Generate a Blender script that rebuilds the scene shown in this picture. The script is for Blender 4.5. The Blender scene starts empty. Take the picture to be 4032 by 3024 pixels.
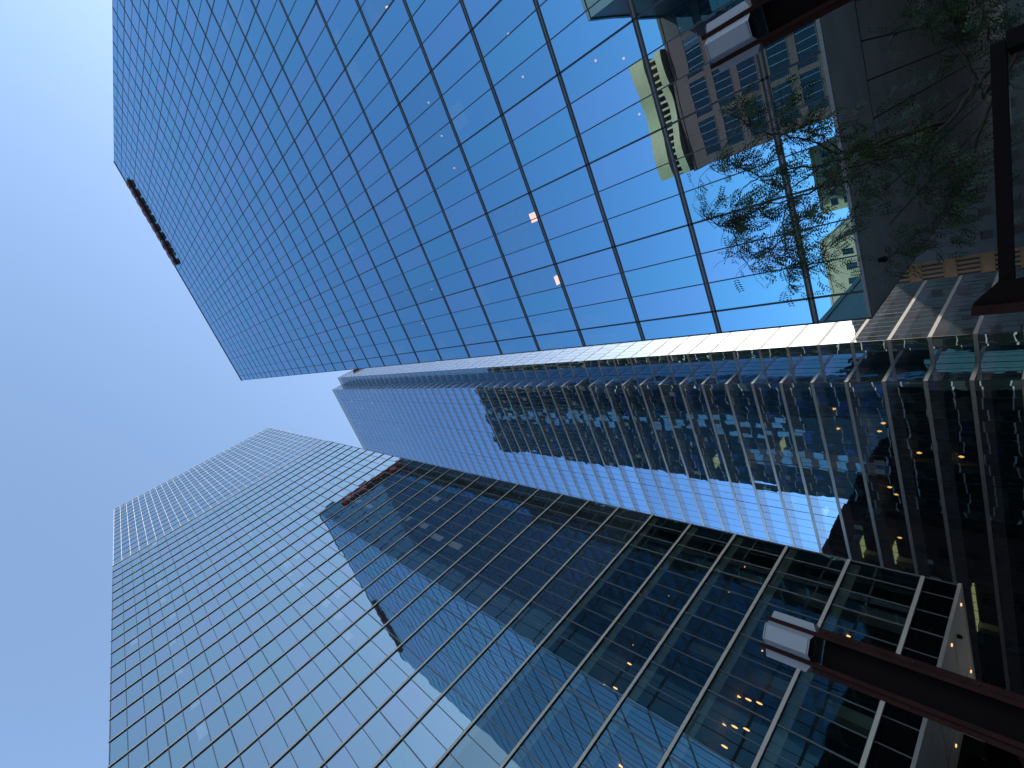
import bpy, bmesh, math, random
from mathutils import Vector, Matrix, noise
random.seed(7)
sc = bpy.context.scene
COL = sc.collection

# ------------------------------------------------------------------ camera
Z0 = 1.6                                   # eye height; the survey below is relative to the eye
AZ, PT, RO = math.radians(-26.368), math.radians(51.159), math.radians(-1.262)
F_ = Vector((math.sin(AZ)*math.cos(PT), math.cos(AZ)*math.cos(PT), math.sin(PT)))
R_ = Vector((math.cos(AZ), -math.sin(AZ), 0)); U_ = R_.cross(F_)
R_, U_ = math.cos(RO)*R_ + math.sin(RO)*U_, -math.sin(RO)*R_ + math.cos(RO)*U_
CAM = Vector((0, 0, Z0))
cd = bpy.data.cameras.new('camera'); cd.sensor_width = 36; cd.lens = 17.279; cd.clip_start = .05; cd.clip_end = 6000
cam = bpy.data.objects.new('camera', cd); COL.objects.link(cam)
Xc, Yc, Zc = -U_, R_, -F_                  # phone held on its side: the world's up points to the picture's left
cam.matrix_world = Matrix(((Xc.x, Yc.x, Zc.x, CAM.x), (Xc.y, Yc.y, Zc.y, CAM.y), (Xc.z, Yc.z, Zc.z, CAM.z), (0, 0, 0, 1)))
sc.camera = cam

# ------------------------------------------------------------------ sky, sun, exposure
SUN_A, SUN_E = math.radians(30), math.radians(24.0)   # bearing from +Y towards +X, height
w = bpy.data.worlds.new('World'); sc.world = w; w.use_nodes = True
nt = w.node_tree; bgn = nt.nodes['Background']
sky = nt.nodes.new('ShaderNodeTexSky'); sky.sky_type = 'NISHITA'; sky.sun_disc = False
sky.sun_elevation = SUN_E; sky.sun_rotation = SUN_A
sky.air_density = 1.15; sky.dust_density = .95; sky.ozone_density = 1.4
nt.links.new(sky.outputs[0], bgn.inputs[0]); bgn.inputs[1].default_value = .15
sd = bpy.data.lights.new('sun', 'SUN'); sd.energy = 2.4; sd.angle = math.radians(.5); sd.color = (1, .9, .76)
sun = bpy.data.objects.new('sun', sd); COL.objects.link(sun)
sdir = Vector((math.sin(SUN_A)*math.cos(SUN_E), math.cos(SUN_A)*math.cos(SUN_E), math.sin(SUN_E)))
sun.rotation_euler = sdir.to_track_quat('Z', 'Y').to_euler(); sun.location = (60, 120, 300)
vs = sc.view_settings; vs.view_transform = 'Standard'; vs.look = 'None'; vs.exposure = 1.46; vs.gamma = 1
cy = sc.cycles
cy.max_bounces = 14; cy.glossy_bounces = 9; cy.diffuse_bounces = 3; cy.transparent_max_bounces = 12; cy.transmission_bounces = 4
cy.caustics_reflective = False; cy.caustics_refractive = False; cy.use_denoising = True; cy.sample_clamp_indirect = 6

# ------------------------------------------------------------------ materials
def mat(name, col, rough=.5, metal=0., spec=.5, noise_amt=0., scale=3., bump=0.):
    m = bpy.data.materials.new(name); m.use_nodes = True
    n = m.node_tree.nodes; b = n['Principled BSDF']; L = m.node_tree.links
    b.inputs['Base Color'].default_value = (*col, 1); b.inputs['Roughness'].default_value = rough
    b.inputs['Metallic'].default_value = metal; b.inputs['Specular IOR Level'].default_value = spec
    if noise_amt or bump:
        tc = n.new('ShaderNodeTexCoord'); nz = n.new('ShaderNodeTexNoise'); nz.inputs['Scale'].default_value = scale
        nz.inputs['Detail'].default_value = 6
        L.new(tc.outputs['Object'], nz.inputs['Vector'])
        if noise_amt:
            r = n.new('ShaderNodeValToRGB'); r.color_ramp.elements[0].position = .3; r.color_ramp.elements[1].position = .7
            r.color_ramp.elements[0].color = (*[c*(1-noise_amt) for c in col], 1)
            r.color_ramp.elements[1].color = (*[min(1, c*(1+noise_amt)) for c in col], 1)
            L.new(nz.outputs['Fac'], r.inputs['Fac']); L.new(r.outputs['Color'], b.inputs['Base Color'])
        if bump:
            bp = n.new('ShaderNodeBump'); bp.inputs['Strength'].default_value = 1; bp.inputs['Distance'].default_value = bump
            L.new(nz.outputs['Fac'], bp.inputs['Height']); L.new(bp.outputs['Normal'], b.inputs['Normal'])
    return m

def emis(name, col, strength):
    m = bpy.data.materials.new(name); m.use_nodes = True
    b = m.node_tree.nodes['Principled BSDF']
    b.inputs['Base Color'].default_value = (.8, .8, .8, 1)
    b.inputs['Emission Color'].default_value = (*col, 1); b.inputs['Emission Strength'].default_value = strength
    return m

def glass(name, tint, f0, base, graze=(1, 1, 1), see=0., see_col=(.3, .5, .45), bump=.004, scale=.45, power=5., rough=0.):
    """coated facade glass: a mirror that strengthens towards grazing, over a dark body that may let light through"""
    m = bpy.data.materials.new(name); m.use_nodes = True
    n = m.node_tree.nodes; L = m.node_tree.links; n.clear()
    out = n.new('ShaderNodeOutputMaterial'); mix = n.new('ShaderNodeMixShader')
    lw = n.new('ShaderNodeLayerWeight'); lw.inputs['Blend'].default_value = .5
    pw = n.new('ShaderNodeMath'); pw.operation = 'POWER'; pw.inputs[1].default_value = power
    L.new(lw.outputs['Facing'], pw.inputs[0])
    mr = n.new('ShaderNodeMapRange'); mr.inputs['To Min'].default_value = f0; mr.inputs['To Max'].default_value = 1
    L.new(pw.outputs[0], mr.inputs['Value'])
    cm = n.new('ShaderNodeMix'); cm.data_type = 'RGBA'
    cm.inputs['A'].default_value = (*tint, 1); cm.inputs['B'].default_value = (*graze, 1)
    L.new(pw.outputs[0], cm.inputs['Factor'])
    gl = n.new('ShaderNodeBsdfGlossy'); gl.inputs['Roughness'].default_value = rough
    L.new(cm.outputs['Result'], gl.inputs['Color'])
    df = n.new('ShaderNodeBsdfDiffuse'); df.inputs['Color'].default_value = (*base, 1)
    body = df.outputs[0]
    if see:
        tr = n.new('ShaderNodeBsdfTransparent'); tr.inputs['Color'].default_value = (*see_col, 1)
        m2 = n.new('ShaderNodeMixShader'); m2.inputs[0].default_value = see
        L.new(df.outputs[0], m2.inputs[1]); L.new(tr.outputs[0], m2.inputs[2]); body = m2.outputs[0]
    if bump:
        tc = n.new('ShaderNodeTexCoord'); nz = n.new('ShaderNodeTexNoise')
        nz.inputs['Scale'].default_value = scale; nz.inputs['Detail'].default_value = 1.5
        bp = n.new('ShaderNodeBump'); bp.inputs['Strength'].default_value = 1; bp.inputs['Distance'].default_value = bump
        L.new(tc.outputs['Object'], nz.inputs['Vector']); L.new(nz.outputs['Fac'], bp.inputs['Height'])
        L.new(bp.outputs['Normal'], gl.inputs['Normal'])
    L.new(mr.outputs[0], mix.inputs[0]); L.new(body, mix.inputs[1]); L.new(gl.outputs[0], mix.inputs[2])
    L.new(mix.outputs[0], out.inputs[0])
    return m

M = dict(
    blue=glass('blue_glass', (.25, .58, .88), .6, (.012, .03, .05), graze=(.58, .79, .96), bump=.0018, scale=.5, power=3.6),
    blue_b=glass('blue_glass_violet', (.29, .58, .9), .6, (.014, .03, .05), graze=(.63, .79, .97), bump=.002, scale=.5, power=3.6),
    blue_c=glass('blue_glass_green', (.235, .6, .87), .59, (.012, .032, .05), graze=(.56, .8, .95), bump=.0018, scale=.5, power=3.6),
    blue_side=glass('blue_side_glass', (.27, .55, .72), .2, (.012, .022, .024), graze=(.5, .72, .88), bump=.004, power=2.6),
    side_reflection=glass('teal_side_reflection', (.35, .6, .66), .4, (.05, .08, .085), graze=(.5, .72, .8), bump=.012, scale=.6, power=3),
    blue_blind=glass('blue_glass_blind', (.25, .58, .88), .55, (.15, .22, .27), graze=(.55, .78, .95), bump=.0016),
    blue_see=glass('blue_glass_clear', (.27, .62, .93), .55, (.01, .02, .03), see=.9, see_col=(.75, .8, .8), bump=.0016),
    pale=glass('pale_glass', (.66, .82, .86), .4, (.05, .068, .075), graze=(.72, .84, .85), bump=.0065, scale=.5, power=1.7),
    pale_b=glass('pale_glass_violet', (.69, .81, .88), .4, (.055, .066, .08), graze=(.75, .83, .87), bump=.007, scale=.5, power=1.7),
    pale_c=glass('pale_glass_green', (.63, .83, .84), .39, (.05, .07, .072), graze=(.69, .85, .83), bump=.0065, scale=.5, power=1.7),
    pale_blind=glass('pale_glass_blind', (.68, .83, .88), .32, (.34, .4, .42), graze=(.78, .88, .92), power=1.7, bump=.0035, scale=.42),
    pale_see=glass('pale_glass_clear', (.6, .78, .8), .3, (.012, .022, .022), see=.85, see_col=(.6, .74, .68), bump=.004, scale=.42),
    crown=glass('crown_glass', (.66, .78, .86), .6, (.035, .045, .05), graze=(.78, .86, .88), bump=.003, scale=.4),
    teal=glass('teal_glass', (.36, .62, .95), .66, (.012, .02, .024), graze=(.75, .88, 1), bump=.011, scale=.6),
    dim=glass('dim_glass', (.4, .6, .56), .06, (.014, .02, .018), graze=(.7, .8, .85), bump=.008, scale=.5),
    sun_patch=glass('teal_sun_patch_glass', (.5, .75, .75), .3, (.16, .26, .26), graze=(.7, .8, .85), bump=.01, scale=.6),  # teal body colour brightened in place of sunny patches
    dim3=glass('dim_olive_glass', (.4, .5, .45), .1, (.06, .065, .05), graze=(.6, .7, .7), bump=.01, scale=.6),
    dim4=glass('dim_navy_glass', (.3, .4, .6), .14, (.02, .025, .05), graze=(.6, .7, .8), bump=.01, scale=.6),
    notch=glass('notch_glass', (.38, .62, .8), .42, (.02, .032, .032), graze=(.7, .82, .9), bump=.009, scale=.6),
    kglass=glass('sunny_side_glass', (.42, .55, .66), .5, (.05, .055, .06), graze=(.7, .78, .82), bump=.004, scale=.5),
    teal_blind=glass('teal_glass_blind', (.36, .62, .95), .5, (.4, .46, .46), graze=(.75, .88, 1), bump=.006, scale=.6),
    annex=glass('annex_glass', (.4, .6, .62), .14, (.025, .055, .06), graze=(.6, .75, .8), bump=.006, scale=.6),
    pink=mat('pink_stone_panel', (.36, .25, .22), .7),
    teal_see=glass('teal_glass_clear', (.36, .62, .95), .55, (.014, .02, .018), see=.85, see_col=(.62, .72, .62), bump=.009, scale=.5),
    spandrel=glass('spandrel_glass', (.46, .62, .85), .42, (.085, .085, .09), graze=(.9, .92, .95), bump=.003, scale=.4),
    black_glass=glass('black_glass', (.5, .55, .6), .05, (.004, .004, .005), bump=.003),
    win=glass('dark_window', (.5, .6, .62), .05, (.012, .016, .018), bump=.004),
    dark_metal=mat('dark_anodised_metal', (.018, .024, .032), .42, .3),
    slate_metal=mat('slate_metal', (.035, .05, .065), .45, .3),
    dull_metal=mat('dull_grey_metal', (.14, .135, .13), .7),
    strip_metal=mat('edge_strip_metal', (.2, .22, .23), .5, .3),
    mid_metal=mat('mid_grey_metal', (.13, .14, .15), .45, .4),
    groove_metal=mat('grey_groove_metal', (.12, .13, .14), .4, .5),
    beige_metal=mat('beige_aluminium', (.62, .57, .48), .5, .1, noise_amt=.05, scale=.6),
    grey_metal=mat('grey_aluminium', (.5, .49, .47), .38, .75, noise_amt=.06, scale=.7),
    white_metal=mat('white_metal', (.5, .52, .52), .45),
    soffit=mat('soffit_panel', (.4, .45, .44), .6, noise_amt=.14, scale=.7),
    joint=mat('dark_joint', (.01, .01, .01), .8),
    core=mat('interior_core', (.03, .03, .03), .9),
    slab=mat('ceiling_tile', (.4, .39, .36), .8, noise_amt=.1, scale=1.5),
    concrete=mat('concrete', (.3, .29, .27), .8, noise_amt=.12, scale=1.2),
    roof=mat('roof_gravel', (.2, .2, .19), .9, noise_amt=.2, scale=4),
    asphalt=mat('asphalt', (.05, .05, .052), .85, noise_amt=.25, scale=6, bump=.01),
    paving=mat('paving', (.24, .23, .22), .8, noise_amt=.15, scale=3),
    paint=mat('road_paint', (.75, .74, .7), .6),
    tan=mat('tan_stone', (.55, .32, .18), .8, noise_amt=.1, scale=.8),
    cream=mat('cream_stone', (.4, .29, .14), .8, noise_amt=.08, scale=.8),
    brown=mat('brown_brick', (.095, .042, .03), .85, noise_amt=.15, scale=2),
    dark_stone=mat('dark_granite', (.03, .028, .028), .45, noise_amt=.3, scale=3),
    rust=mat('rust_brown_steel', (.032, .011, .009), .75, 0, .12, noise_amt=.25, scale=5),
    rust_dark=mat('dark_brown_steel', (.008, .005, .005), .8, 0, .1),
    box=mat('lamp_box_white', (.34, .36, .41), .4, noise_amt=.03, scale=4),
    red=mat('red_letter', (.8, .03, .03), .4),
    maroon=mat('maroon_letter_side', (.15, .045, .06), .5),
    letter=mat('letter_underside', (.3, .26, .26), .6),
    bark=mat('bark', (.05, .038, .028), .9, noise_amt=.3, scale=14, bump=.02),
    warm=emis('warm_lamp', (1, .48, .17), 1.3), warm2=emis('warm_downlight', (1, .5, .2), .55),
    strip=emis('office_strip_lamp', (.9, .92, .5), .22), orange=emis('orange_lobby_lamp', (1, .42, .14), 3.),
    red_lamp=emis('small_red_lamp', (1, .1, .08), 1.5),
)
def leaf_mat():
    m = bpy.data.materials.new('locust_leaf'); m.use_nodes = True
    n = m.node_tree.nodes; L = m.node_tree.links; b = n['Principled BSDF']
    g = n.new('ShaderNodeNewGeometry'); r = n.new('ShaderNodeValToRGB')
    r.color_ramp.elements[0].color = (.012, .035, .012, 1); r.color_ramp.elements[1].color = (.04, .085, .022, 1)
    L.new(g.outputs['Random Per Island'], r.inputs['Fac']); L.new(r.outputs['Color'], b.inputs['Base Color'])
    b.inputs['Roughness'].default_value = .55
    t = n.new('ShaderNodeBsdfTranslucent'); t.inputs['Color'].default_value = (.04, .1, .02, 1)
    mx = n.new('ShaderNodeMixShader'); mx.inputs[0].default_value = .3
    L.new(b.outputs[0], mx.inputs[1]); L.new(t.outputs[0], mx.inputs[2]); L.new(mx.outputs[0], n['Material Output'].inputs[0])
    return m
M['leaf'] = leaf_mat()

# ------------------------------------------------------------------ mesh helpers
class MB:
    def __init__(s): s.v = []; s.f = []; s.m = []; s.mats = []
    def mi(s, m):
        if m not in s.mats: s.mats.append(m)
        return s.mats.index(m)
    def quad(s, pts, m):
        i = len(s.v); s.v += [tuple(p) for p in pts]; s.f.append(tuple(range(i, i+len(pts)))); s.m.append(s.mi(m))
    def box(s, a, b, m):
        x0, x1 = sorted((a[0], b[0])); y0, y1 = sorted((a[1], b[1])); z0, z1 = sorted((a[2], b[2]))
        i = len(s.v)
        s.v += [(x0,y0,z0),(x1,y0,z0),(x1,y1,z0),(x0,y1,z0),(x0,y0,z1),(x1,y0,z1),(x1,y1,z1),(x0,y1,z1)]
        for f in ((0,3,2,1),(4,5,6,7),(0,1,5,4),(1,2,6,5),(2,3,7,6),(3,0,4,7)):
            s.f.append(tuple(i+k for k in f)); s.m.append(s.mi(m))
    def obox(s, c, t, n, a, b, m):
        """box in the frame (t, n, z) at c; a, b opposite corners"""
        i = len(s.v)
        s0, s1 = sorted((a[0], b[0])); d0, d1 = sorted((a[1], b[1])); z0, z1 = sorted((a[2], b[2]))
        for q in ((s0,d0,z0),(s1,d0,z0),(s1,d1,z0),(s0,d1,z0),(s0,d0,z1),(s1,d0,z1),(s1,d1,z1),(s0,d1,z1)):
            s.v.append(tuple(c + t*q[0] + n*q[1] + Vector((0, 0, q[2]))))
        for f in ((0,3,2,1),(4,5,6,7),(0,1,5,4),(1,2,6,5),(2,3,7,6),(3,0,4,7)):
            s.f.append(tuple(i+k for k in f)); s.m.append(s.mi(m))
    def tube(s, pts, rads, m, k=6):
        rings = []
        for j, p in enumerate(pts):
            d = (pts[min(j+1, len(pts)-1)] - pts[max(j-1, 0)]).normalized()
            u = d.orthogonal().normalized(); v = d.cross(u); i = len(s.v)
            for a in range(k):
                t = 2*math.pi*a/k; s.v.append(tuple(p + (u*math.cos(t) + v*math.sin(t))*rads[j]))
            rings.append(i)
        for a, b in zip(rings, rings[1:]):
            for q in range(k):
                s.f.append((a+q, a+(q+1) % k, b+(q+1) % k, b+q)); s.m.append(s.mi(m))
        s.f.append(tuple(rings[0]+q for q in reversed(range(k)))); s.m.append(s.mi(m))
        s.f.append(tuple(rings[-1]+q for q in range(k))); s.m.append(s.mi(m))
    def build(s, name, parent=None, smooth=False):
        me = bpy.data.meshes.new(name); me.from_pydata(s.v, [], s.f)
        for m in s.mats: me.materials.append(m)
        me.polygons.foreach_set('material_index', s.m)
        if smooth: me.polygons.foreach_set('use_smooth', [True]*len(s.f))
        me.update()
        o = bpy.data.objects.new(name, me); COL.objects.link(o)
        if parent: o.parent = parent; o.matrix_parent_inverse = Matrix.Translation(-parent.location)
        return o
def thing(name, label, cat, loc=(0, 0, 0), group=None):
    o = bpy.data.objects.new(name, None); COL.objects.link(o); o.location = loc; o.empty_display_size = .2
    o['label'] = label; o['category'] = cat
    if group: o['group'] = group
    return o
def tag(o, label, cat, group=None):
    o['label'] = label; o['category'] = cat
    if group: o['group'] = group
    return o
def structure(o): o['kind'] = 'structure'; return o

def in_frame_size(c, area, nrm):
    d = c - CAM; z = d.dot(F_)
    if z < .5: return 0
    X, Y = d.dot(Xc)/z, d.dot(Yc)/z
    if abs(X) > 1.06 or abs(Y) > .8: return 0
    L = d.length
    return area*abs(d.dot(nrm))/L/L/L

# ------------------------------------------------------------------ curtain walls
def wall(parent, P0, t, n, us, zs, style, budget=100, seg=None):
    """A glazed wall through P0 along t facing n. us: mullion positions, zs: floor lines (above the eye).
    style: pane(i, j) -> list of (z0 share, z1 share, material); tilt; fin; mull."""
    P0 = Vector(P0); t = Vector(t); n = Vector(n); up = Vector((0, 0, 1))
    pt = lambda u, d, z: P0 + t*u + n*d + up*(z+Z0)
    rnd = random.Random(style.get('seed', 1))
    panes = []
    for j in range(len(zs)-1):
        for i in range(len(us)-1):
            u0, u1, z0, z1 = us[i], us[i+1], zs[j], zs[j+1]
            a, b = rnd.gauss(0, style['tilt']), rnd.gauss(0, style['tilt'])
            du, dz = (u1-u0)/2, (z1-z0)/2
            parts = style['pane'](i, j, u0, u1, z0, z1, rnd)
            mb = MB()
            for (s0, s1, x0, x1, m) in parts:
                q = []
                for uu, ss in ((x0, s0), (x1, s0), (x1, s1), (x0, s1)):
                    U = u0+(u1-u0)*uu; Z = z0+(z1-z0)*ss
                    q.append(pt(U, a*(U-(u0+u1)/2) + b*(Z-(z0+z1)/2), Z))
                if t.cross(up).dot(n) < 0: q.reverse()
                mb.quad(q, m)
            panes.append((in_frame_size(pt((u0+u1)/2, 0, (z0+z1)/2), 4*du*dz, n), mb))
    panes.sort(key=lambda p: -p[0])
    rest = MB()
    for k, (sz, mb) in enumerate(panes):
        if k < budget and sz > 0: mb.build('window_pane', parent)
        else:
            for f, mi in zip(mb.f, mb.m): rest.quad([mb.v[x] for x in f], mb.mats[mi])
    if rest.f: rest.build('window_pane', parent)['kind'] = 'stuff'
    ua, ub = us[0], us[-1]
    for j, z in enumerate(zs):
        if style.get('fin'):
            mb = MB()
            for (z0, z1, d0, d1, m) in style['fin'](j, z):
                mb.obox(P0+up*Z0, t, n, (ua-d1*style.get('wrap', 0), -.05, z+z0), (ub+d1*style.get('wrap2', style.get('wrap', 0)), d1, z+z1), m)
            mb.build(style.get('fin_name', 'floor_fin'), parent)
    for i, u in enumerate(us):
        mb = MB()
        for (w_, d, m, za, zb) in style['mull'](i, len(us)):
            mb.obox(P0+up*Z0, t, n, (u-w_/2, -.04, za), (u+w_/2, d, zb), m)
        mb.build('mullion', parent)

# ================================================================== 1  blue tower (right of the street)
T1Z = [6.26, 8.2, 12.53, 17.05, 21.58, 25.9, 30.25, 34.7, 39.3, 43.6, 47.66, 51.68, 55.65, 59.55, 63.5]
T1Z += [63.5+3.909*k for k in range(1, 10)] + [102.65, 106.5, 110.4, 114.3, 118.25, 122.4, 126.75, 132.3]
XA, XB, YF, YB = -8.33, 43.33, 22., 70.
t1 = thing('office_tower', 'blue mirror glass office tower with a thin dark grid and maroon roof letters', 'tower', (17.5, 46, 0))
us = [XA] + [.1+1.456*k for k in range(-5, 30)] + [XB]
LAMP1 = [(9.1, 19.7), (7., 19.7), (9.3, 27.9), (7.2, 27.9), (5.1, 27.9), (5.6, 15.2), (5.0, 13.8), (2.6, 13.8), (.2, 22.7), (14.9, 28.3), (-3.9, 22.5), (-2., 36.8), (-1.4, 41.2), (-4.7, 40.7)]
def t1_pane(i, j, u0, u1, z0, z1, r):
    X = XA + u0; 
    if any(X-.2 <= lx <= X+(u1-u0)+.2 and z0 <= lz <= z1 for lx, lz in LAMP1): return [(0, 1, 0, 1, M['blue_see'])]
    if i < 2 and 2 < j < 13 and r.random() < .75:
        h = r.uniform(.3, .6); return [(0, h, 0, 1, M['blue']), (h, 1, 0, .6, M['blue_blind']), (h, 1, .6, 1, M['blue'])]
    if r.random() < .06 and j > 3:
        h = r.choice((.25, .35, .5)); side = r.choice(((0, .45), (.5, 1), (0, 1)))
        a, b = side; o = [(0, 1-h, 0, 1, M['blue']), (1-h, 1, a, b, M['blue_blind'])]
        if a > 0: o.append((1-h, 1, 0, a, M['blue']))
        if b < 1: o.append((1-h, 1, b, 1, M['blue']))
        return o
    return [(0, 1, 0, 1, M[r.choice(('blue', 'blue', 'blue_b', 'blue_c'))])]
def t1_fin(j, z):
    if j == 0: return [(-.06, .06, 0, .03, M['strip_metal'])]
    if j == len(T1Z)-1: return [(-.05, .35, 0, .1, M['groove_metal'])]
    return [(-.125, -.045, 0, .025, M['dark_metal']), (-.045, .045, 0, .012, M['groove_metal']), (.045, .125, 0, .025, M['dark_metal'])]
def t1_mull(i, n):
    k = (i % 3 == 1)
    return [(.085 if k else .05, .025 if k else .018, M['dark_metal'] if k else M['slate_metal'], T1Z[0]-.05, T1Z[-1])]
S1 = dict(pane=t1_pane, fin=t1_fin, mull=t1_mull, tilt=.0011, wrap=1, seed=3)
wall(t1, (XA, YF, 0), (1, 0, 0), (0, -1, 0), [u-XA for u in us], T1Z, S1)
S1b = dict(S1); S1b['pane'] = lambda i, j, a, b, c, d, r: [(0, 1, 0, 1, M['blue_c' if 19.4 < a < 20.9 else 'black_glass' if 20.9 < a < 23.9 else 'side_reflection' if a > 23.9 else 'blue_side'])]; S1b['tilt'] = .002  # blue, black and teal strips stand in for reflections in a notched side
wall(t1, (XA, YF, 0), (0, 1, 0), (-1, 0, 0), [1.5*k for k in range(0, 33)], T1Z, S1b, budget=0)
b = MB(); b.box((XA+.25, YF+3, 7.95+Z0), (XB-.25, YB-.2, 131.5+Z0), M['core']); b.build('interior_core', t1)
for z in (12.53, 17.05, 21.58, 25.9, 30.25, 34.7, 39.3, 43.6):
    b = MB(); b.box((XA+.3, YF+.35, z-.25+Z0), (XB-.3, YF+2.98, z+.05+Z0), M['slab']); b.build('floor_slab', t1)
b = MB(); b.box((XA+.02, YB-.15, 6.3+Z0), (XB-.02, YB, 132+Z0), M['blue']); b.box((XB-.2, YF+.05, 6.3+Z0), (XB, YB-.16, 132+Z0), M['blue']); b.build('rear_wall', t1)
b = MB(); b.box((XA+.1, YF+.1, 131.6+Z0), (XB-.25, YB-.2, 132.1+Z0), M['roof']); b.box((0, 34, 132.1+Z0), (34, 58, 134.5+Z0), M['groove_metal']); b.build('roof', t1)
for lx, lz in LAMP1:
    fl = max(z for z in T1Z if z < lz)
    b = MB(); s = .045 if lz not in (22.7, 14.9, 28.3, 22.5) else .28
    zc = min(lz, min(z for z in T1Z if z > lz) - .33)
    b.box((lx-s, YF+.5, zc+Z0), (lx+s, YF+.5+2*s, zc+.07+Z0), M['warm2'] if s < .1 else M['warm']); b.build('ceiling_lamp', t1)
# underside
b = MB(); sz = 6.2+Z0
b.box((XA+.02, YF+.08, sz), (XB-.05, YB-.2, sz+1.6), M['soffit']); b.build('soffit', t1)
for k in range(-4, 14):
    x = .1+1.456*k
    b = MB(); b.box((x-.03, YF+4.25, sz-.006), (x+.03, YB-6, sz-.002), M['joint']); b.build('soffit_joint', t1)
b = MB(); b.box((XA+3, YF+4.19, sz-.012), (XB-1, YF+4.24, sz-.008), M['joint']); b.build('soffit_joint', t1)
for x, y in ((-6.6, 24.0), (3.2, 25.2)):
    b = MB(); b.tube([Vector((x, y, sz)), Vector((x, y, sz-.08)), Vector((x, y, sz-.2)), Vector((x, y, sz-.28)), Vector((x, y, sz-.31))], [.09, .09, .13, .1, .03], M['joint'], 12)
    b.build('dome_camera', t1, True)
for x, y in ((-6.5, 27.5), (3.5, 27.5), (13.5, 27.5), (23.5, 27.5), (33.5, 27.5), (-6.5, 40), (3.5, 58), (-6.5, 60)):
    b = MB(); b.tube([Vector((x+14, y+12, 0)), Vector((x+14, y+12, sz))], [.55, .55], M['dark_stone'], 20); b.build('column', t1, True)
# lobby recessed under the tower
b = MB(); b.box((6, 38, .1), (42, 66, sz-.01), M['black_glass']); b.build('lobby_wall', t1)
for k in range(6):
    b = MB(); b.box((7+2.9*k, 37.93, .1), (7.12+2.9*k, 37.99, sz-.02), M['dark_metal']); b.build('lobby_mullion', t1)
for x, z in ((8.2, 5.2), (11.1, 5.2), (14.2, 4.3)):
    b = MB(); b.box((x, 37.8, z+Z0-.1), (x+1.6, 37.9, z+Z0), M['orange']); b.build('lobby_lamp', t1)

# ================================================================== 2  pale tower (left of the street)
D2, YA2, YB2, XW = -27.94, 28.65, -14.97, -84.
T2Z = [6.1] + [7.78+3.874*k for k in range(0, 42)] + [167.5, 172.5]
T2Z = [z for z in T2Z if z < 166 or z in (167.5, 172.5)]
t2 = thing('office_tower', 'pale blue glass office tower at the bottom with beige floor fins and a lighter crown', 'tower', (-56, 7, 0))
us2 = [YB2] + [-1.84+1.465*k for k in range(-8, 21)] + [YA2]
us2 = [u for u in us2 if YB2 <= u <= YA2]
LAMP2 = [(17.4, 22.7), (15.8, 22.8), (16., 21.9), (13.8, 22.65), (14., 21.7), (21., 14.9), (19.2, 14.8), (19.2, 14.2), (17.4, 14.8), (17.5, 14.2), (17.6, 13.6), (15.4, 14.8), (15.6, 14.2), (15.8, 13.6), (14.3, 14.2), (27.5, 18.8), (24.7, 18.8), (12., 18.7), (10.2, 18.6), (10.3, 14.6), (8.4, 14.7), (12.2, 22.7), (22.5, 22.7), (24.3, 10.9), (22.4, 10.8)]
def t2_pane(i, j, u0, u1, z0, z1, r):
    if z0 < 7: return [(0, 1, 0, 1, M['black_glass'])]
    if z0 < 27: return [(0, 1, 0, 1, M['pale_see'])]
    if z0 > 116: return [(0, 1, 0, 1, M['crown'])]
    if z0 > 40 and ((i % 9 == 4 and r.random() < .55) or r.random() < .012):
        h = r.choice((.3, .45, .6)); a, b_ = r.choice(((0, .5), (.45, 1)))
        o = [(0, 1-h, 0, 1, M['pale']), (1-h, 1, a, b_, M['pale_blind'])]
        if a > 0: o.append((1-h, 1, 0, a, M['pale']))
        if b_ < 1: o.append((1-h, 1, b_, 1, M['pale']))
        return o
    return [(0, 1, 0, 1, M[r.choice(('pale', 'pale', 'pale_b', 'pale_c'))])]
def t2_fin(j, z):
    if j == 0: return [(-.08, .08, 0, .12, M['grey_metal'])]
    if z > 118: return [(-.05, .05, 0, .05, M['dark_metal'])] if j < len(T2Z)-1 else [(-.1, .1, 0, .06, M['white_metal'])]
    return [(-.1, .1, 0, .075, M['beige_metal']), (.1, .135, 0, .05, M['dark_metal']), (-.13, -.1, 0, .088, M['dark_metal'])]
def t2_mull(i, n):
    k = i % 3 == 0
    return [(.085 if k else .055, .03, M['mid_metal'], T2Z[0], 116.2), (.07, .04, M['white_metal'], 116.4, 172.4)]
S2 = dict(pane=t2_pane, fin=t2_fin, mull=t2_mull, tilt=.0019, wrap=1, wrap2=0, seed=5)
wall(t2, (D2, YB2, 0), (0, 1, 0), (1, 0, 0), [u-YB2 for u in us2], T2Z, S2)
def t2n_pane(i, j, u0, u1, z0, z1, r):
    x = XW + u0
    if -70 < x < -63 and z0 > 45: return [(0, .62, 0, 1, M[r.choice(('sun_patch', 'sun_patch', 'dim'))]), (.62, 1, 0, 1, M['dim'])]
    if -77 < x < -72 and 30 < z0 < 62: return [(0, .55, 0, 1, M['sun_patch']), (.55, 1, 0, 1, M['pink'])]
    return [(0, .55, 0, 1, M['dim']), (.55, 1, 0, 1, M[r.choice(('dim', 'dim', 'dim3', 'dim4'))])]
S2n = dict(S2); S2n['pane'] = t2n_pane; S2n['tilt'] = .003; S2n['wrap'] = 1; S2n['wrap2'] = 1
wall(t2, (XW, YA2, 0), (1, 0, 0), (0, 1, 0), [1.5136*k for k in range(38)], T2Z, S2n, budget=0)
b = MB(); b.box((D2-6, YB2+.3, 7.6+Z0), (XW+.3, YA2-.4, 171+Z0), M['core']); b.build('interior_core', t2)
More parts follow.
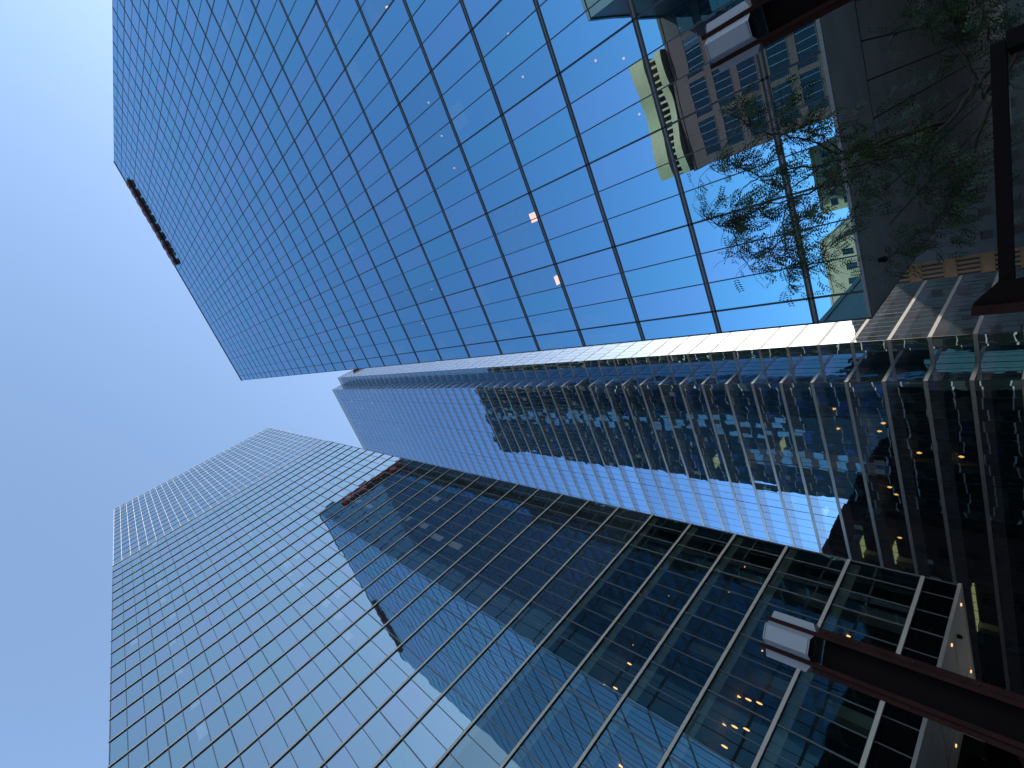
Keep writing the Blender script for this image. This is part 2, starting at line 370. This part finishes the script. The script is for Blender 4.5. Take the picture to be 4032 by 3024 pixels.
b = MB(); b.box((D2-.2, YB2+.02, 6.2+Z0), (XW+.02, YB2+.2, 172+Z0), M['pale']); b.box((XW, YB2+.21, 6.2+Z0), (XW+.2, YA2-.2, 172+Z0), M['pale']); b.build('rear_wall', t2)
b = MB(); b.box((D2-.3, YB2+.3, 166+Z0), (XW+.3, YA2-.3, 166.5+Z0), M['roof']); b.build('roof', t2)
b = MB(); b.box((D2-.08, YB2+.25, 28.+Z0), (D2-5.9, YA2-.2, 166+Z0), M['core']); b.build('shaft', t2)
for z in T2Z:
    if 7 < z < 29:
        b = MB(); b.box((D2-.12, YB2+.3, z-.7+Z0), (D2-5.98, YA2-.15, z-.05+Z0), M['slab']); b.build('floor_slab', t2)
for u in (26.2, 19., 11.8, 4.6):
    b = MB(); b.box((D2-1.6, u-.35, 7.85+Z0), (D2-2.3, u+.35, 28+Z0), M['concrete']); b.build('column', t2)
for y, z in LAMP2:
    b = MB(); b.tube([Vector((D2-2.06, y, z+Z0+.22)), Vector((D2-2.06, y, z+Z0+.15)), Vector((D2-2.06, y, z+Z0)), Vector((D2-2.06, y, z+Z0-.14))], [.015, .045, .06, .03], M['warm'], 8); b.build('pendant_lamp', t2)
for u0 in (26.6,):
    for z in (11.1,):
        b = MB(); b.box((D2-1.2, u0-.15, z+Z0), (D2-4.2, u0+.15, z+.06+Z0), M['strip']); b.build('ceiling_lamp', t2)
sz2 = 6.05+Z0
b = MB(); b.box((D2-.06, YB2+.05, sz2), (XW+.1, YA2-.06, sz2+1.5), M['soffit']); b.build('soffit', t2)
for y in (25.6, 21.2, 16.8, 12.4, 8):
    b = MB(); b.box((D2-1, y-.02, sz2-.006), (D2-30, y+.02, sz2-.002), M['joint']); b.build('soffit_joint', t2)
b = MB(); b.box((D2-5.5, YB2+1, sz2-.012), (D2-5.54, YA2-1, sz2-.008), M['joint']); b.build('soffit_joint', t2)
for x, y in ((-28.75, 27.98), (-28.85, 25), (-34.1, 28.0), (-34.2, 22.9), (-42.8, 28.05)):
    b = MB(); b.tube([Vector((x, y, sz2-.002)), Vector((x, y, sz2-.05))], [.09, .085], M['warm2'], 10); b.build('soffit_lamp', t2)
for x, y in ((-29.5, 26.3), (-37, 21)):
    b = MB(); b.tube([Vector((x, y, sz2)), Vector((x, y, sz2-.1)), Vector((x, y, sz2-.22)), Vector((x, y, sz2-.26))], [.1, .12, .1, .02], M['joint'], 12); b.build('dome_camera', t2, True)
b = MB(); b.box((D2-7.5, YB2+2, 0), (XW+2, YA2-4, sz2-.01), M['black_glass']); b.build('lobby_wall', t2)
for y in (24.5, 12.5, .5, -11):
    b = MB(); b.box((D2-4, y-.6, 0), (D2-5.2, y+.6, sz2-.01), M['dark_stone']); b.build('column', t2)

# ================================================================== 3  notched tower across the cross street
YT, XP, YH, XQ, YK = 67., -34.05, 71.66, -30.4, 94.1
T3Z = [2.4, 6.55] + [10.65+4.1*k for k in range(0, 51)] + [218.0]
T3Z = sorted(set(T3Z))
t3 = thing('office_tower', 'tall notched office tower in the middle with grey floor bands and a bright sunlit side', 'tower', (-58, 85, 0))
def t3_pane_for(kind):
    def f(i, j, u0, u1, z0, z1, r):
        v = M['teal_see'] if (kind == 'F' and z0 < 60) else M['teal']
        o = [(0, .64, 0, 1, v), (.64, 1, 0, 1, M['spandrel'])]
        if kind == 'F' and z0 > 14 and r.random() < .07:
            h = r.uniform(.3, .5); a = r.choice((0, .45))
            o = [(0, h, 0, 1, v), (h, .64, a, a+.55, M['teal_blind']), (h, .64, 0 if a else .55, .45 if a else 1, v), (.64, 1, 0, 1, M['spandrel'])]
        return o
    return f
def t3_fin(j, z): return [(-.2, .2, 0, .04, M['grey_metal']), (.2, .23, 0, .02, M['dark_metal'])]
def t3_mull_for(z1):
    return lambda i, n: [(.06 if i % 6 == 0 else .03, .035 if i % 6 == 0 else .02, M['dark_metal'], 2.4, z1)]
S3 = dict(fin=t3_fin, tilt=.004, seed=9, fin_name='floor_band')
S3F = dict(S3, pane=t3_pane_for('F'), mull=t3_mull_for(218), wrap=0)
nF = 34
usF = [0] + [.74+1.5*k for k in range(nF)]
wall(t3, (XP-usF[-1], YT, 0), (1, 0, 0), (0, -1, 0), sorted(usF[-1]-u for u in usF), T3Z, S3F)
S3G = dict(S3, pane=lambda i, j, a, b, c, d, r: [(0, .64, 0, 1, M['notch']), (.64, 1, 0, 1, M['spandrel'])], mull=t3_mull_for(218), wrap=0)
wall(t3, (XP, YT, 0), (0, 1, 0), (1, 0, 0), [0, 1.55, 3.1, YH-YT], T3Z, S3G, budget=0)
wall(t3, (XP, YH, 0), (1, 0, 0), (0, -1, 0), [0, 1.2, 2.4, XQ-XP], T3Z, S3G, budget=0)
S3K = dict(S3G, fin=lambda j, z: [(-.2, .2, 0, .04, M['dull_metal']), (.2, .23, 0, .02, M['dark_metal'])], pane=lambda i, j, a, b, c, d, r: [(0, .64, 0, 1, M['kglass']), (.64, 1, 0, 1, M['spandrel'])])
wall(t3, (XQ, YH, 0), (0, 1, 0), (1, 0, 0), [0, 1.6] + [1.6+1.6*k for k in range(1, 13)] + [YK-YH], T3Z, S3K, budget=0)
b = MB(); b.box((XP-50, YT+4.5, 2.4+Z0), (XP-.1, YK-.2, 217+Z0), M['core']); b.box((XP-.1, YH+.3, 2.4+Z0), (XQ-.3, YK-.2, 217+Z0), M['core']); b.build('interior_core', t3)
b = MB(); b.box((XP-50.2, YT+.3, 2.4+Z0), (XP-50, YK, 217+Z0), M['teal']); b.box((XP-50, YK-.1, 2.4+Z0), (XQ-.02, YK+.02, 217.5+Z0), M['teal']); b.build('rear_wall', t3)
b = MB(); b.box((XP-50, YT+.2, 217.1+Z0), (XP-.1, YK-.2, 217.6+Z0), M['roof']); b.box((XP-.1, YH+.2, 217.1+Z0), (XQ-.2, YK-.2, 217.6+Z0), M['roof']); b.build('roof', t3)
for z in T3Z:
    if 5 < z < 62:
        b = MB(); b.box((XP-50, YT+.15, z-.1-1.3+Z0), (XP-.12, YT+4.48, z-.1+Z0), M['slab']); b.build('floor_slab', t3)
b = MB()
for (a, c) in (((XP-50, YT), (XP, YT)), ((XP, YT), (XP, YH)), ((XP, YH), (XQ, YH)), ((XQ, YH), (XQ, YK))):
    A, C = Vector((*a, 0)), Vector((*c, 0)); L_ = (C-A).length; t = (C-A)/L_; n = Vector((t.y, -t.x, 0))
    b.obox(A+Vector((0, 0, Z0)), t, n, (.02, -.04, 218.12), (L_-.02, 0, 221.4), M['crown'])
    b.obox(A+Vector((0, 0, Z0)), t, n, (0, -.08, 221.4), (L_, .06, 221.6), M['grey_metal'])
    b.obox(A+Vector((0, 0, Z0)), t, n, (0, 0, 219.7), (L_, .03, 219.78), M['grey_metal'])
    k = 0.
    while k < L_: b.obox(A+Vector((0, 0, Z0)), t, n, (k, 0, 218.12), (k+.09, .06, 221.4), M['grey_metal']); k += 1.5
b.build('parapet_screen', t3)
for x, z, wd in ((-63.6, 24.6, 3.), (-63.4, 20.4, 3.), (-68, 11.9, 3.2), (-72.6, 11.8, 3.2), (-70.4, 11.9, 1.), (-57.5, 28.6, 1.6), (-46, 33, 2.2), (-50.5, 45.3, 2.)):
    zz = min((q for q in T3Z if q > z), default=z) - 1.5
    b = MB(); b.box((x-wd/2, YT+.9, zz+Z0), (x+wd/2, YT+2.6, zz+.06+Z0), M['strip']); b.build('ceiling_lamp', t3)
for x, z in ((-39, 25.6), (-42.2, 25.6), (-38, 20.1), (-42.3, 20.7), (-41, 20.1), (-52.5, 20.1), (-51.4, 20.7), (-60.2, 20.6), (-65.6, 20.7), (-65.3, 21.3), (-45.3, 16.8), (-45.4, 12.7), (-37.4, 55), (-42.1, 55.1), (-48.4, 54.6), (-51.4, 54.6)):
    b = MB(); b.tube([Vector((x, YT+1.5, z+Z0+.25)), Vector((x, YT+1.5, z+Z0)), Vector((x, YT+1.5, z+Z0-.3))], [.04, .16, .06], M['warm'], 8); b.build('pendant_lamp', t3)
for x in (-38, -47, -56, -65, -74):
    b = MB(); b.box((x-.5, YT+1.2, 0), (x+.5, YT+2.2, 61), M['concrete']); b.build('column', t3)
b = MB(); b.box((XP-48, YT+3, 0), (XP-1, YK-2, 2.3+Z0), M['black_glass']); b.box((XP-1, YH+3, 0), (XQ-2, YK-2, 2.3+Z0), M['black_glass']); b.build('lobby_wall', t3)

# ================================================================== signs: relief letters, too edge-on to read
def sign(name, label, P0, t, n, L, z0, h, depth, face, side, count, seed, cat='sign'):
    P0 = Vector(P0); t = Vector(t); n = Vector(n); r = random.Random(seed)
    o = thing(name, label, cat, P0 + t*(L/2) + Vector((0, 0, z0+Z0)))
    step = L/count
    for k in range(count):
        b = MB(); c = P0 + t*(k*step) + Vector((0, 0, z0+Z0)); wd = step*.84
        tall = k in (0, count//2, count-1); H = h if tall else h*.72
        def bar(s0, s1, a0, a1):
            b.obox(c, t, n, (s0, .25, a0), (s1, .25+depth-.12, a1), side)
            b.obox(c, t, n, (s0, .25+depth-.12, a0), (s1, .25+depth, a1), face)
        th = h*.2
        kind = r.choice('onbe') if k else 's'
        ring = []
        N = 14; cx = wd/2; rz = h*.36; rx = wd/2
        a0, a1 = {'o': (0, 6.283), 'e': (.5, 6.0), 'n': (0, 3.1416), 'b': (0, 6.283), 's': (1.2, 5.2)}[kind]
        pts = [(cx+math.cos(a0+(a1-a0)*q/N)*(rx-th/2), rz+math.sin(a0+(a1-a0)*q/N)*(rz-th/2)) for q in range(N+1)]
        for (x0, y0), (x1, y1) in zip(pts, pts[1:]):
            d = Vector((x1-x0, y1-y0)).normalized(); q = Vector((-d.y, d.x))*th/2
            lo = [(x0+q.x, y0+q.y), (x0-q.x, y0-q.y), (x1-q.x, y1-q.y), (x1+q.x, y1+q.y)]
            for dd, m in ((.25+depth, face),):
                b.quad([c+t*x+n*dd+Vector((0, 0, y)) for x, y in lo], m)
            for e in range(4):
                (xa, ya), (xb, yb) = lo[e], lo[(e+1) % 4]
                b.quad([c+t*xa+n*.25+Vector((0, 0, ya)), c+t*xb+n*.25+Vector((0, 0, yb)), c+t*xb+n*(.25+depth)+Vector((0, 0, yb)), c+t*xa+n*(.25+depth)+Vector((0, 0, ya))], side if e % 2 else M['letter'])
        if kind in 'bn': bar(0, th, 0, H if kind == 'b' else h*.72)
        if kind == 'n': bar(wd-th, wd, 0, rz)
        if kind == 'e': bar(th, wd-th, rz-th/2, rz+th/2)
        b.build('letter', o)
    b = MB(); b.obox(P0+Vector((0, 0, z0+Z0)), t, n, (0, .06, h*.1), (L, .24, h*.2), M['dark_metal']); b.obox(P0+Vector((0, 0, z0+Z0)), t, n, (0, .06, h*.5), (L, .24, h*.58), M['dark_metal'])
    b.build('mounting_rail', o)
    return o
sign('roof_sign', 'maroon relief letters along the roof edge of the blue tower, seen from far below', (19.9, YF, 0), (1, 0, 0), (0, -1, 0), 18.6, 127.6, 3.1, .4, M['maroon'], M['maroon'], 10, 4)
sign('side_sign', 'bright red letters on the blue tower side, seen mirrored in the pale tower', (XA, 46.2, 0), (0, -1, 0), (-1, 0, 0), 19., 127.2, 4.0, .55, M['red'], M['red'], 10, 4)
sign('wall_sign', 'small white and brown letters high on the bright side of the notched tower', (XQ, 77.0, 0), (0, 1, 0), (1, 0, 0), 5.5, 214.2, 2.2, .6, M['white_metal'], M['brown'], 4, 8)

# ================================================================== buildings behind the camera and down the street (seen directly or mirrored)
def block(name, label, cat, a, c, h, body, faces, win, mullion=None, crown=None):
    """plain masonry block with a grid of recessed windows on the named faces"""
    x0, x1 = sorted((a[0], c[0])); y0, y1 = sorted((a[1], c[1]))
    o = thing(name, label, cat, ((x0+x1)/2, (y0+y1)/2, 0))
    b = MB(); b.box((x0, y0, 0), (x1, y1, h), body)
    b.box((x0-.25, y0-.25, h), (x1+.25, y1+.25, h+.7), body); b.build('wall', o)
    for (face, w_, hh, du, dz, zs0) in faces:
        L = (x1-x0) if face in ('+y', '-y') else (y1-y0)
        P0, t, n = {'+y': ((x0, y1), (1, 0), (0, 1)), '-y': ((x0, y0), (1, 0), (0, -1)), '+x': ((x1, y0), (0, 1), (1, 0)), '-x': ((x0, y0), (0, 1), (-1, 0))}[face]
        P0 = Vector((*P0, 0)); t = Vector((*t, 0)); n = Vector((*n, 0))
        nu = max(1, int((L-1)/du)); off = (L-nu*du)/2
        z = zs0
        while z+hh < h-.4:
            for k in range(nu):
                u = off+k*du+(du-w_)/2
                m = MB(); c0 = P0+t*u+Vector((0, 0, z))
                m.obox(c0, t, n, (-.15, -.05, -.15), (w_+.15, .1, 0), body); m.obox(c0, t, n, (-.15, -.05, hh), (w_+.15, .16, hh+.2), body)
                m.obox(c0, t, n, (0, -.05, 0), (w_, .02, hh), win)
                q = 1
                while mullion and q*mullion < w_-.3: m.obox(c0, t, n, (q*mullion-.04, .02, 0), (q*mullion+.04, .05, hh), M['mid_metal']); q += 1
                m.build('window', o)
            z += dz
    return o
block('brick_building', 'dark brown brick building with wide dark windows, mirrored low in the blue tower', 'building', (-3.6, -90), (47, -130), 71.5, M['brown'], (('+y', 8.2, 3.9, 9.4, 5.8, 6), ('-x', 6, 3.1, 9, 5.6, 6)), M['win'], 1.8)
oc = thing('curved_building', 'cream building with a wavy parapet and colonnade, mirrored beside the brown brick one', 'building', (14, -91, 73))
b = MB()
N = 48
prof = lambda x: -88.4 + .9*math.sin(x*.3+.8)
for k in range(N):
    x0, x1 = -3.4+30*k/N, -3.4+30*(k+1)/N
    for (za, zb, dp) in ((72.6, 74.4, .0), (77.6, 81.6, .6)):
        b.quad([(x0, prof(x0)+dp, za), (x0, prof(x0)+dp, zb), (x1, prof(x1)+dp, zb), (x1, prof(x1)+dp, za)], M['cream'])
        b.quad([(x0, prof(x0)+dp, zb), (x0, -98, zb), (x1, -98, zb), (x1, prof(x1)+dp, zb)], M['cream'])
        b.quad([(x0, prof(x0)+dp, za), (x1, prof(x1)+dp, za), (x1, -98, za), (x0, -98, za)], M['cream'])
b.build('wavy_parapet', oc)
b = MB(); b.box((-3.2, -98, 72.6), (26.4, -92.6, 81.4), M['brown']); b.build('upper_wall', oc)
for k in range(18):
    x = -3+1.65*k; b = MB(); b.box((x, prof(x)-.9, 74.4), (x+.5, prof(x)-.2, 77.6), M['cream']); b.build('column', oc)
block('black_tower', 'black granite tower block with teal glass base, mirrored in the blue glass', 'building', (33, -60), (75, -96), 70, M['dark_stone'], (('+y', 6.5, 1.4, 8, 5, 10),), M['win'])
b = MB(); b.box((20, -52, 0), (54, -59.8, 43), M['annex']); o_ = b.build('glass_annex', None); tag(o_, 'low teal glass annex in front of the black granite tower', 'building')
block('stone_building', 'low tan stone building with sunlit cornice, mirrored near the lower corner of the blue tower', 'building', (-43.5, -150), (-100, -200), 66.5, M['tan'], (('+y', 2.2, 3.4, 5.2, 6.6, 5), ('+x', 2.4, 3.4, 6, 6.6, 5)), M['win'], 1.1)
block('cream_building', 'small cream block with a tight grid of windows, mirrored behind the tree branches', 'building', (-11., -130), (-30., -160), 58, M['cream'], (('+y', 2.0, 1.8, 2.8, 3.4, 20),), M['win'])
block('slot_building', 'tan street building with paired tall window slots seen beneath the blue tower', 'building', (-55, 130), (-37.8, 150), 60, M['tan'], (('-y', .4, 3.5, .95, 5.6, 2.2),), M['joint'])
block('dark_building', 'dark brown block with small white windows far behind the raised blue tower', 'building', (-37.4, 128), (40, 150), 41, M['dark_stone'], (('-y', 1.6, 1.7, 4.4, 4.2, 4),), M['core'])
block('street_building', 'grey concrete block on the far side of the street beyond the pale tower', 'building', (-30, -34), (-75, -60), 30, M['concrete'], (('+y', 2.2, 1.8, 3.2, 3.7, 5),), M['win'], .7)
block('sky_blocker', 'grey slab block added far behind the camera to hide the low sky', 'building', (-45, -220), (8, -250), 76, M['concrete'], (('+y', 2.6, 1.8, 4.4, 3.8, 5),), M['win'])  # added to keep the low sky out of the notch glass
block('corner_building', 'brown brick block standing beyond the pale tower on its far side', 'building', (-92, -60), (-125, 95), 45, M['brown'], (('+x', 2.6, 1.8, 9.5, 3.8, 5),), M['win'], .7)

# ================================================================== ground
b = MB(); b.box((-1500, -1500, -1), (1500, 1500, 0), M['paving']); structure(b.build('ground'))
b = MB(); b.box((-24, -300, .001), (-12, 300, .004), M['asphalt']); structure(b.build('road'))
b = MB(); b.box((-300, 36, .005), (300, 58, .008), M['asphalt']); structure(b.build('cross_road'))
b = MB(); b.box((-11.8, -60, .001), (60, 35.8, .13), M['paving']); structure(b.build('pavement'))

# ================================================================== brown steel lamp standards
def lamp_standard(label, px, py, tz, group):
    o = thing('street_lamp', label, 'street lamp', (px, py, 0), group)
    n = Vector((px, py, 0)).normalized(); t = Vector((n.y, -n.x, 0)); C = Vector((px, py, 0))
    hb, ht = tz-.68, tz-.07
    for sgn in (-1, 1):
        b = MB(); b.obox(C, t, n, (sgn*.17, -.2, 0), (sgn*.225, .2, tz), M['rust']); b.build('post_plate', o)
        b = MB(); b.obox(C, t, n, (sgn*.228, -.17, .131), (sgn*.3, .17, hb-.03), M['rust']); b.build('post_cladding', o)
        b = MB(); s0, s1 = sgn*.228, sgn*.33
        i = [C+t*s0+n*-.15+Vector((0, 0, hb)), C+t*s1+n*-.09+Vector((0, 0, hb+.07)), C+t*s1+n*.09+Vector((0, 0, hb+.07)), C+t*s0+n*.15+Vector((0, 0, hb)),
             C+t*s0+n*-.15+Vector((0, 0, ht)), C+t*s1+n*-.09+Vector((0, 0, ht)), C+t*s1+n*.09+Vector((0, 0, ht)), C+t*s0+n*.15+Vector((0, 0, ht))]
        for f in ((0, 1, 5, 4), (1, 2, 6, 5), (2, 3, 7, 6), (0, 3, 2, 1), (4, 5, 6, 7)): b.quad([i[k] for k in f], M['box'])
        b.build('side_lantern', o)
    b = MB(); b.obox(C, t, n, (-.168, -.06, 0), (.168, .06, hb-.1), M['rust_dark']); b.build('post_web', o)
    for sgn in (-1, 1):
        for z in (hb-.12, hb-.5, hb-1.1, hb-1.7):
            b = MB(); q = C + t*(sgn*.264) + Vector((0, 0, z)); b.tube([q+n*-.17, q+n*-.178, q+n*-.186], [.016, .016, .008], M['joint'], 8); b.build('bolt', o)
    for z in (hb+.02, ht-.02):
        b = MB(); b.obox(C, t, n, (-.101, -.334, z-.006), (.101, -.3305, z+.006), M['mid_metal']); b.build('lantern_seam', o)
    b = MB()                               # middle lantern: six-sided box standing out of the post towards the walkway
    pr = [(-.165, -.2), (-.1, -.33), (.1, -.33), (.165, -.2), (.165, .2), (-.165, .2)]
    for k in range(6):
        (a0, d0), (a1, d1) = pr[k], pr[(k+1) % 6]
        b.quad([C+t*a0+n*d0+Vector((0, 0, hb)), C+t*a1+n*d1+Vector((0, 0, hb)), C+t*a1+n*d1+Vector((0, 0, ht)), C+t*a0+n*d0+Vector((0, 0, ht))], M['box'])
    b.quad([C+t*a+n*d+Vector((0, 0, ht)) for a, d in pr], M['box'])
    b.build('middle_lantern', o)
    b = MB(); b.tube([C+n*-.17+Vector((0, 0, hb+.12)), C+n*-.17+Vector((0, 0, hb-.0)), C+n*-.17+Vector((0, 0, hb-.015))], [.1, .13, .06], M['dark_metal'], 14); b.build('lamp_socket', o)
    b = MB(); b.obox(C, t, n, (-.32, -.3, .131), (.32, .3, .17), M['rust_dark']); b.build('base_plate', o)
    return o
lamp_standard('brown steel street lamp with white lantern boxes in front of the pale tower', -6.911, 5.185, 5.06, 'brown street lamps')
lamp_standard('brown steel street lamp with white lantern boxes in front of the blue tower', 1.262, 8.27, 5.29, 'brown street lamps')
# steel gateway: post and level beam
P = Vector((-2.273, 6.139, 0)); n = P.normalized(); t = Vector((n.y, -n.x, 0))
o = thing('steel_gateway', 'rust red steel post with a dark level beam under the blue tower', 'gateway', P)
b = MB(); b.obox(P, t, n, (-.125, -.16, .131), (-.035, .16, .895+Z0), M['rust']); b.build('post', o)
b = MB(); i = []
for d in (-.12, .12):
    i.append([P+t*s+n*d+Vector((0, 0, z+Z0)) for s, z in ((-.034, -1.46), (.18, -1.46), (.18, .7), (-.01, .89), (-.034, .89))])
b.quad(i[0], M['rust_dark']); b.quad(list(reversed(i[1])), M['rust_dark'])
for k in range(5): b.quad([i[0][k], i[1][k], i[1][(k+1) % 5], i[0][(k+1) % 5]], M['rust_dark'])
b.build('gusset', o)
b = MB(); b.obox(P, t, n, (.181, -.06, .61+Z0), (2.3, .06, .712+Z0), M['rust_dark']); b.build('beam', o)
b = MB(); b.obox(P, t, n, (2.2, -.1, .131), (2.35, .1, .6+Z0), M['rust_dark']); b.build('post', o)

# ================================================================== honey locust
def onY(px, py, y):
    X = (1512-py)/1935.25; Y = (2016-px)/1935.25
    d = F_ + R_*X + U_*Y
    return CAM + d*(y/d.y)
tr = thing('street_tree', 'honey locust tree with thin branches and feathery leaves before the blue tower', 'tree', (.1, 8.6, 0))
rt = random.Random(21)
trunk = [Vector((.35, 8.7, .05)), Vector((.3, 8.65, .7)), Vector((.16, 8.55, 1.5)), Vector((-.05, 8.4, 2.1))]
b = MB(); b.tube(trunk, [.13, .1, .08, .05], M['bark'], 12); b.build('trunk', tr, True)
fork = trunk[-1]
limbs_px = [
    ([(3741, 479, 8.2), (3568, 523, 8.1), (3412, 573, 8.0), (3334, 607, 7.9), (3180, 555, 7.85), (3056, 524, 7.8), (2940, 485, 7.7), (2840, 430, 7.6)], .045),
    ([(3741, 479, 8.2), (3500, 560, 7.8), (3340, 620, 7.6), (3230, 650, 7.5), (3090, 672, 7.4), (2990, 697, 7.3), (2890, 640, 7.2), (2800, 655, 7.1)], .04),
    ([(3741, 479, 8.2), (3560, 610, 7.5), (3330, 655, 7.2), (3190, 760, 7.0), (3040, 805, 6.9), (2930, 850, 6.8), (2840, 900, 6.75), (2770, 840, 6.7)], .038),
    ([(3741, 479, 8.2), (3650, 520, 8.5), (3560, 580, 8.6), (3490, 600, 8.7), (3400, 720, 8.8), (3360, 850, 8.8), (3250, 1000, 8.8), (3230, 1060, 8.8)], .035),
    ([(3870, 384, 8.6), (3824, 267, 8.7), (3758, 172, 8.8), (3713, 134, 8.8), (3640, 90, 8.9), (3560, 60, 8.9)], .04),
    ([(3758, 172, 8.8), (3755, 90, 8.8), (3725, 30, 8.9), (3700, -40, 8.9)], .025),
    ([(3830, 600, 8.3), (3780, 680, 8.2), (3750, 740, 8.2), (3720, 820, 8.1), (3680, 870, 8.1), (3560, 960, 8.0), (3500, 1010, 7.9)], .035),
    ([(3680, 500, 8.2), (3670, 600, 8.0), (3660, 700, 7.9), (3620, 800, 7.8)], .025),
    ([(3950, 300, 9), (3900, 150, 9.2), (3850, 20, 9.4), (3820, -80, 9.5)], .04),
    ([(3560, 610, 7.5), (3440, 640, 7.1), (3290, 740, 6.8), (3140, 880, 6.6), (3060, 960, 6.5), (2990, 1010, 6.4)], .022),
    ([(3230, 650, 7.5), (3120, 740, 7.4), (3080, 860, 7.3), (3090, 960, 7.2), (3100, 1050, 7.2), (3110, 1120, 7.2)], .018),
    ([(2990, 697, 7.3), (2930, 740, 7.3), (2900, 800, 7.3), (2880, 880, 7.2), (2900, 960, 7.2), (2960, 1060, 7.2)], .014),
    ([(3334, 607, 7.9), (3240, 540, 8.0), (3150, 500, 8.1), (3060, 430, 8.2)], .02),
]
leafpts = []
for pts, r0 in limbs_px:
    P3 = [onY(*p) for p in pts]
    if pts[0][:2] in ((3741, 479), (3870, 384), (3830, 600), (3950, 300)): P3 = [fork, (fork+P3[0])/2 + Vector((0, 0, .06))] + P3
    # smooth and jitter
    Q = []
    for a, c in zip(P3, P3[1:]):
        for k in range(4):
            q = a.lerp(c, k/4); Q.append(q + Vector((rt.gauss(0, .012), rt.gauss(0, .012), rt.gauss(0, .012))))
    Q.append(P3[-1])
    N = len(Q)
    b = MB(); b.tube(Q, [max(.004, r0*.6*(1-.85*k/N)) for k in range(N)], M['bark'], 6); b.build('limb', tr, True)
    # twigs
    tb = MB()
    for k in range(N//3, N):
        for rep in range(3 if k < N*.6 else 5):
            d = Vector((rt.gauss(0, 1), rt.gauss(0, .9), rt.gauss(-.25, .6))).normalized()
            L_ = rt.uniform(.12, .5); base = Q[k]; ts = [base]
            for s in range(1, 5):
                d = (d + Vector((rt.gauss(0, .25), rt.gauss(0, .25), rt.gauss(-.12, .15)))).normalized()
                ts.append(ts[-1]+d*L_/4)
            tb.tube(ts, [.005, .004, .0035, .003, .002], M['bark'], 4)
            for q in ts[1:]: leafpts.append((q, d))
    tb.build('twigs', tr)['kind'] = 'stuff'
for k in range(260):                        # denser low crown near the fork, out to the right
    q = onY(rt.uniform(3480, 4080), rt.uniform(-60, 900), rt.uniform(7.2, 10))
    if rt.random() < .75: leafpts.append((q, Vector((rt.gauss(0, 1), rt.gauss(0, 1), -.4)).normalized()))
lf = MB()
for (p, d) in leafpts:
    if rt.random() < .6: continue
    r = (d + Vector((rt.gauss(0, .6), rt.gauss(0, .6), rt.gauss(-.45, .5)))).normalized()
    L_ = rt.uniform(.14, .22); nrm = r.orthogonal().normalized()
    side = (Matrix.Rotation(rt.uniform(0, 6.28), 3, r) @ nrm); fn = r.cross(side)
    npair = 6; q = p.copy()
    for k in range(npair):
        r = (r + Vector((0, 0, -.05))).normalized(); q = q + r*(L_/npair)
        for sg in (-1, 1):
            dirv = (side*sg + r*.55 + fn*rt.gauss(0, .25)).normalized()
            ll = .06*(1-.4*abs(k/npair-.45)); wv = r*ll*.2
            lf.quad([q, q+dirv*ll*.5+wv, q+dirv*ll, q+dirv*ll*.5-wv], M['leaf'])
lf.build('foliage', tr)['kind'] = 'stuff'
